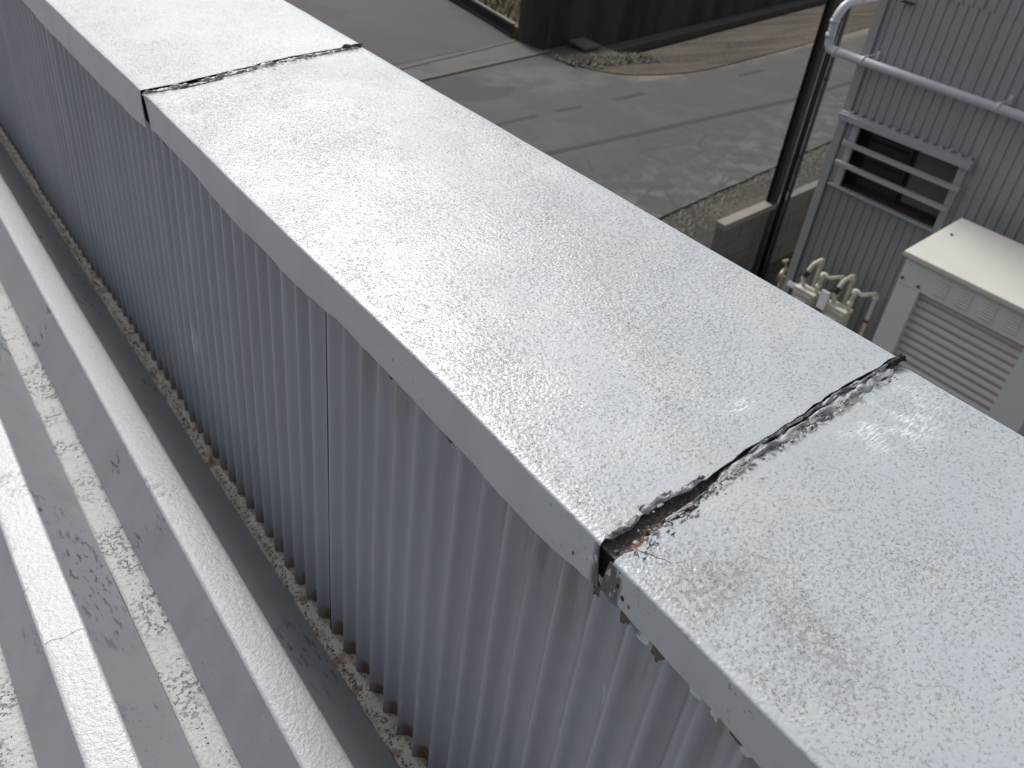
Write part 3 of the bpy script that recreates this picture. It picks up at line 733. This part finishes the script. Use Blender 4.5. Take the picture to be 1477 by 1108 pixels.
def coping(ya, yb, dz, label, rag=0., ragb=0., bulge=0., gapb=0., name_far=False):
    """ya/yb: functions of x giving the near and far edges"""
    y0 = ya(0.25) if callable(ya) else ya; y1 = yb(.25) if callable(yb) else yb
    fa = ya if callable(ya) else (lambda x: ya); fb = yb if callable(yb) else (lambda x: yb)
    t = empty('parapet_coping', (.25, (y0+y1)/2, 0), label, 'coping', 'metal coping sections on the parapet')
    rc = .006; nx = 44; ny = max(8, int((y1-y0)/.022))
    prof = [(0, -.0035), (.0001, -.0027), (.0006, -.0012), (.0014, -.0004), (.0030, 0)]
    xs_ = [p[0] for p in prof]+[.0030+(CW-.0060)*i/nx for i in range(1, nx)]+[CW-p[0] for p in reversed(prof)]
    zs_ = [p[1] for p in prof]+[0]*(nx-1)+[p[1] for p in reversed(prof)]
    LL = y1-y0; tts = [0, .0004/LL, .002/LL, .006/LL]+[k_/ny for k_ in range(1, ny)]+[1-.006/LL, 1-.002/LL, 1-.0004/LL, 1]
    V = []; m = len(xs_); ny = len(tts)-1
    for j in range(ny+1):
        for i in range(m):
            x = xs_[i]; a = fa(x)+rag*.003*nz(x*60, 3.1, y0); b = fb(x)+ragb*.0025*nz(x*55, 7.7, y0)
            tt = tts[j]
            y = a+(b-a)*tt
            k_ = max(0, 1-x/.12)
            px = x+interp(inner_tab, y)*k_+.0012*nz(y*5, 2)*k_ + .0012*nz(y*4, 8)*max(0, (x-.4)/.1)
            z = zs_[i]+SL*x+dz+.0014*nz(x*5, y*3.4, 1)+.0005*nz(x*16, y*13, 5)
            ed = math.exp(-abs(y-a)/.006)*.0010*nz(x*22, 5.5, y0)+math.exp(-abs(y-b)/.006)*.0010*nz(x*20, 9.5, y0)
            V.append((px, y, z+(ed if zs_[i] > -.001 else 0)))
    F = [(j*m+i, j*m+i+1, (j+1)*m+i+1, (j+1)*m+i) for j in range(ny) for i in range(m-1)]
    obj('top_sheet', (V, F), M['coping'], t, True, solid=.0012)
    # inner flashing (wavy hem) continues the rounded corner
    nn = int((y1-y0)/.006)
    def fl(u, v):
        a = fa(0)-(.008*v if name_far else 0)+bulge*.012*math.sin(v*2.4); b = fb(0)+(-.008-.010*math.sin(v*2.4) if name_far else gapb*(.6+v))
        y = a+(b-a)*u
        hem = interp(skirt_tab, y)+.0038*nz(y*13, 1)+.0018*nz(y*41, 2)
        z = -.0037+dz*(1-v)+(hem+.0037)*v
        x = interp(inner_tab, y)+.0012*nz(y*5, 2)+.0026*v*nz(y*9, 4)+.0035*v*v
        return (x, y, z)
    v_, f_ = grid_at(fl, [0, .0003]+[k_/nn for k_ in range(1, nn)]+[.9997, 1], [0, .006, .03, .2, .4, .6, .8, .95, .985, 1])
    f_ = [tuple(reversed(q)) for q in f_]
    obj('flashing', (v_, f_), M['flash'], t, True, solid=-.0012)
    def fo(u, v):
        y = fa(CW)+(fb(CW)-fa(CW))*u
        return (CW+.0012*nz(y*4, 8)*v*0, y, SL*CW+dz-.0037-.07*v)
    v_, f_ = grid(fo, max(10, nn//4), 2)
    obj('flashing', (v_, f_), M['flash'], t, True, solid=.0012)
    return t
cA = coping(-2.6, -1.06, -.004, 'metal coping section behind the camera, outside the photograph')
c3 = coping(-1.055, lambda x: interp(low2, x), -.0065, 'nearest coping section at the lower right, rust stained at its torn joint', ragb=1.7, gapb=.007)
c2 = coping(lambda x: interp(up2, x), lambda x: interp(up1, x)-.009, 0., 'long middle coping section between the two open joints', rag=1.1, ragb=.8, name_far=True)
c1 = coping(lambda x: interp(up1, x), 3.29, .0045, 'farthest coping section at the top left, beyond the narrow cracked joint', rag=.5, bulge=.12)
c0_ = coping(3.295, 4.74, .002, 'coping section past the top left edge of the photograph')
cE = coping(4.745, 6.2, 0., 'last coping section at the far end of the parapet')

# joint plates under the gaps
def plate(y0, y1, x0, x1, dz, mat, parent):
    def fn(u, v):
        x = x0+(x1-x0)*u; y = y0+(y1-y0)*v
        return (x, y, SL*x+dz+.0012*nz(x*70, y*70))
    return obj('joint_plate', grid(fn, int((x1-x0)/.006), int((y1-y0)/.005)+1), mat, parent, True)
plate(.345, .425, .006, .494, -.0118, M['rust'], c3)
plate(1.815, 1.875, .006, .494, -.0085, M['black'], c2)
obj('joint_plate', box(.010, .012, .345, .42, -.052, -.017), M['black'], c3)
obj('joint_plate', box(.015, .017, 1.80, 1.875, -.066, -.012), M['black'], c2)

# crumpled sealant along the joints
def ribbon(name, x0, x1, yc, w, zc, amp, mat, parent, seed, n=90, lift=None):
    m_ = 8
    def fn(u, v):
        x = x0+(x1-x0)*u
        ends = min(1, min(u, 1-u)*12)
        ww_ = w(x)*max(.25, 1+.9*nz(x*44, seed))*(.35+.65*ends)
        y = yc(x)+(v-.5)*ww_+.0022*nz(x*36, 4, seed)+.0014*nz(x*110, v*3, seed)
        hump = math.sin(math.pi*v)**.8
        z = SL*x+zc+hump*amp*(.35+1.6*abs(nz(x*42, v*2.1, seed+3)))*ends+.0016*nz(x*130, v*6, seed+9)
        if lift: z += lift(x, v)
        return (x, y, z)
    return obj(name, grid(fn, n, m_), mat, parent, True, solid=.0006)
mid2 = lambda x: (interp(low2, x)+interp(up2, x))/2
ribbon('sealant', .146, .497, lambda x: mid2(x)-.0035, lambda x: .017, -.007, .0058, M['seal'], c2, 1.3, 170)
ribbon('sealant', .22, .49, lambda x: interp(up2, x)-.003, lambda x: .0045, -.003, .0036, M['seal'], c2, 5.3, 140)
ribbon('sealant', .060, .100, lambda x: .4035, lambda x: .013, .0002, .0055, M['seal'], c2, 8.1, 40)
ribbon('sealant', .008, .055, lambda x: .397+.05*x, lambda x: .011, .0002, .006, M['seal'], c2, 2.2, 44)
ribbon('sealant', .100, .150, lambda x: .399, lambda x: .007, .0002, .0045, M['seal'], c2, 3.9, 44)
ribbon('sealant', .080, .150, lambda x: .3835, lambda x: .006, -.0105, .004, M['seal'], c3, 4.4, 40)
ribbon('sealant', .006, .10, lambda x: interp(up1, x)-.011, lambda x: .018, -.0003, .0065, M['seal'], c2, 6.6, 60)
ribbon('sealant', .12, .30, lambda x: interp(up1, x)-.009, lambda x: .014, -.0003, .0065, M['seal'], c2, 7.4, 100)
ribbon('sealant', .29, .495, lambda x: interp(up1, x)-.008, lambda x: .011, -.0003, .005, M['seal'], c2, 9.2, 110)
# dark crack beneath lifted sealant on the far joint, end lump on the outer corner, curled edges
ribbon('sealant', .075, .17, lambda x: interp(up1, x)-.023, lambda x: .004, -.0002, .0012, M['black'], c2, 3.0, 40)
ribbon('sealant', .455, .505, lambda x: interp(up1, x)-.001, lambda x: .012, .0045, .004, M['black'], c1, 11, 30)
ribbon('sealant', .478, .506, lambda x: .3985, lambda x: .012, -.001, .0085, M['black'], c2, 12, 30)
def shards(parent, xa, xb, yc, zo, n, seed, mat, smax=.006, sp=.005):
    rg = random.Random(seed); V, F = [], []
    for _ in range(n):
        x = rg.uniform(xa, xb); y = yc(x)+rg.gauss(0, sp); z = SL*x+zo+rg.uniform(0, .002)
        a = rg.uniform(0, 6.3); s_ = rg.uniform(.25, 1)**1.5*smax; tl = rg.uniform(-.5, .8)
        n0 = len(V)
        for k_ in range(5):
            t = a+k_*1.257; q = s_*rg.uniform(.35, 1.1)
            V.append((x+q*math.cos(t), y+.55*q*math.sin(t), z+tl*q*math.cos(t)*.6+.0005))
        V.append((x, y, z+.0012+.0006*rg.random()))
        F += [(n0+k_, n0+(k_+1) % 5, n0+5) for k_ in range(5)]
    tag(obj('sealant_shards', (V, F), mat, parent), kind='stuff')
shards(c3, .015, .49, lambda x: interp(low2, x)-.003, -.0068, 150, 21, M['seal'])
shards(c3, .010, .40, lambda x: interp(low2, x)-.001, -.0066, 150, 22, M['chip'], .0035, .006)
shards(c3, .010, .15, mid2, -.0112, 90, 23, M['rust'], .005, .004)
shards(c2, .010, .16, lambda x: interp(up2, x)+.002, .0002, 40, 24, M['seal'], .006, .003)
shards(c2, .010, .49, lambda x: interp(up1, x)-.014, .0003, 170, 25, M['seal'], .005, .005)
shards(c2, .03, .49, lambda x: interp(up1, x)-.018, .0003, 130, 26, M['chip'], .0035, .009)
# thin open cracks curling over the nearest section
def crack(pts, r, parent, dz=-.0066, mat='rust'):
    pp = [(x, y, SL*x+dz) for x, y in pts]
    pp = bend(pp, .004, 3)
    n = len(pp)
    obj('crack', tube(pp, [r*(.35+.65*math.sin(math.pi*min(1, (i+1)/n*1.0)))*(.7+.6*random.random()) for i in range(n)], 6), M[mat], parent)
crack([(.028, .371), (.031, .364), (.036, .358), (.038, .350), (.043, .345), (.044, .338)], .0008, c3)
crack([(.024, .371), (.025, .365), (.022, .361)], .0007, c3)
crack([(.318, .394), (.325, .382), (.334, .377), (.330, .370)], .0007, c3, mat='black')
crack([(.334, .377), (.345, .380), (.352, .389), (.349, .394)], .0007, c3, mat='black')
crack([(.352, .389), (.360, .384)], .0006, c3, mat='black')
crack([(.235, .391), (.24, .383), (.25, .381)], .0009, c3, mat='black')
crack([(.205, .389), (.215, .380), (.222, .381)], .0009, c3, mat='black')
crack([(.16, .384), (.172, .376), (.18, .377)], .0008, c3, mat='black')
# little blisters and chips on the flashing
def blister(y, z, s, mat, parent):
    x = interp(inner_tab, y)-.0005+.0012*nz(y*5, 2)+.0035*(z/.07)**2
    V = [(x+.001, y+s*math.cos(a)*.8, z+s*1.2*math.sin(a)) for a in [i*math.pi/4 for i in range(8)]]+[(x-.4*s, y, z)]
    obj('blister', (V, [((i+1) % 8, i, 8) for i in range(8)]), mat, parent, True)
for y, z, s, mt in ((1.058, -.037, .0035, 'flash'), (.90, -.052, .0025, 'flash'), (.768, -.041, .0035, 'flash'), (.45, -.052, .0045, 'flash'), (.425, -.040, .003, 'paleflake'), (.402, -.030, .005, 'paleflake'), (.53, -.050, .0028, 'flash'), (1.37, -.055, .003, 'flash'), (.43, -.047, .003, 'rust')):
    blister(y, z, s, M[mt], c2)
for y, z, s, mt in ((.342, -.043, .0028, 'rust'), (.352, -.040, .0038, 'black'), (.338, -.028, .0025, 'paleflake'), (.30, -.040, .0022, 'paleflake'), (.235, -.028, .0022, 'paleflake'), (.361, -.030, .0035, 'black'), (.362, -.045, .0035, 'rust'), (.215, -.048, .0028, 'paleflake')):
    blister(y, z, s, M[mt], c3)
# peeled paint under the hem: undercoat, primer, curling flakes
def flake(y, z, w, h, mt, seed):
    n = 20; V = []
    par = c3 if y < .396 else c2
    z = interp(skirt_tab, y)+.0038*nz(y*13, 1)+.0018*nz(y*41, 2)-.42*h
    cx_ = interp(inner_tab, y)+.0066
    for i in range(n):
        a = 2*math.pi*i/n; q = .85+.5*nz(math.cos(a)*1.4+seed, math.sin(a)*1.4, seed)+.22*nz(math.cos(a)*5+seed, math.sin(a)*5, seed)
        V.append((cx_-.0012+.002*nz(i, seed), y+w*q*math.cos(a), z+h*q*math.sin(a)))
    V.append((cx_-.0015, y, z))
    obj('paint_flake', (V, [(i, (i+1) % n, n) for i in range(n)]), M[mt], par, False, solid=.0006)
for i, (y, z, w, h, mt) in enumerate(((.390, 0, .006, .011, 'brownflake'), (.366, 0, .013, .006, 'blueund'), (.345, 0, .010, .011, 'brownflake'), (.330, 0, .014, .005, 'blueund'), (.318, 0, .012, .009, 'paleflake'), (.297, 0, .009, .012, 'brownflake'), (.243, 0, .010, .006, 'paleflake'), (.218, 0, .006, .008, 'paleflake'), (.191, 0, .012, .006, 'brownflake'), (.178, 0, .009, .009, 'paleflake'), (.681, 0, .007, .006, 'brownflake'), (.742, 0, .007, .003, 'blueund'), (.83, 0, .004, .005, 'brownflake'), (1.75, 0, .008, .004, 'brownflake'))):
    flake(y, z, w, h, mt, 1.7*i+.3)

# ------------------------------------------------------------------ folded metal roof
rf = empty('folded_roof', (-.3, 0, -.88), 'grey folded metal roof with pale ridges and dirty valleys beside the parapet', 'roof')
ZR, ZV = -.755, -.875
PR = .2875; YA, YB = -1.6, 6.2
def wob(y, s): return .0016*nz(y*1.7, s)+.0006*nz(y*7, s+3)
def lane(name, prof, mat, s, ny=90, amp=.0006):
    m_ = len(prof)
    def fn(u, v):
        y = YA+(YB-YA)*v; i = int(round(u*(m_-1))); x, z = prof[i]
        return (x+wob(y, s), y, z+amp*nz(x*40, y*9, s)+.001*nz(y*2, s))
    v, f = grid(fn, m_-1, ny)
    return obj(name, (v, f), mat, rf, name != 'web_panel')
def rnd(a, b): return a+(b-a)
for kx in range(0, 8):
    o_ = -PR*kx
    r0, r1 = -.178+o_, -.108+o_          # ridge
    v0, v1 = -.301+o_, -.246+o_          # valley left of it
    e = .004
    dxl = (r0-v1); dxr = ((-.004 if kx == 0 else -.0135)+o_)-r1
    # ridge with rounded shoulders
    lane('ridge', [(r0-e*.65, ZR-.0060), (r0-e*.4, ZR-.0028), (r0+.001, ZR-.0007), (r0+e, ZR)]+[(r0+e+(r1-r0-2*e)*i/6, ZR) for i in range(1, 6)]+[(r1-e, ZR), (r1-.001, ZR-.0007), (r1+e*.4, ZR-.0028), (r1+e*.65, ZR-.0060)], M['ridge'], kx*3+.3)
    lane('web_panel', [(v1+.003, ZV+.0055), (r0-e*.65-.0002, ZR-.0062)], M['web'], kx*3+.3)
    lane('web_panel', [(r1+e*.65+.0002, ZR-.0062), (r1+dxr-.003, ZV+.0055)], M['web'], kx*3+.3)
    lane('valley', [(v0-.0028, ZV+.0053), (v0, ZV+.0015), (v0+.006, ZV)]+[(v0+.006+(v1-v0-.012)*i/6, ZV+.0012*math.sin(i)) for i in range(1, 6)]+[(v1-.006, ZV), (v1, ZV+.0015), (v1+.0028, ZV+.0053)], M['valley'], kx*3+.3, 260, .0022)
# patched lengths on the second ridge
x0_, x1_ = -.178-PR-.002, -.108-PR+.002
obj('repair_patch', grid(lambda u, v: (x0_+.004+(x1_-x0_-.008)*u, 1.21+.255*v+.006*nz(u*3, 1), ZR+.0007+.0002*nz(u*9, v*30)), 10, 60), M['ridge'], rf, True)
# last valley, half hidden under the wall foot, filled with sealant and grit
def fb_(u, v):
    y = YA+(YB-YA)*v; x = -.006+.046*u
    e_ = min(1, u*6)
    return (x+.003*nz(y*22, u*2, 2)*(1-u), y, ZV+.002+e_*(.006+.004*nz(y*17, u*3)+.003*abs(nz(y*60, u*9, 5)))+.004*u)
o = obj('base_sealant', grid(fb_, 8, 1500), M['base'], rf, True)
rg = random.Random(11)
def chips(rg):
    y = rg.uniform(.6, 5.5); x = rg.gauss(.008, .006); return min(max(x, -.004), .022), y, ZV+.010
scatter('debris', chips, M['chip'], .0008, .0034, 'dark chips and crumbs of grit along the foot of the corrugated wall', 'debris', 2200, 12)
def chips2(rg):
    y = rg.uniform(.6, 5.5); x = rg.gauss(.008, .007); return min(max(x, -.006), .022), y, ZV+.010
scatter('debris', chips2, M['base'], .001, .0045, 'pale crumbs of old sealant along the foot of the corrugated wall', 'debris', 3500, 13)
def chips3(rg):
    k_ = rg.choice((0, 1, 1, 0)); y = rg.uniform(.5, 3.2); x = rg.gauss(-.274-PR*k_, .018); return x, y, ZV+.0012
scatter('debris', chips3, M['chip'], .0007, .0022, 'loose dark specks lying in the roof valleys', 'debris', 1100, 14)
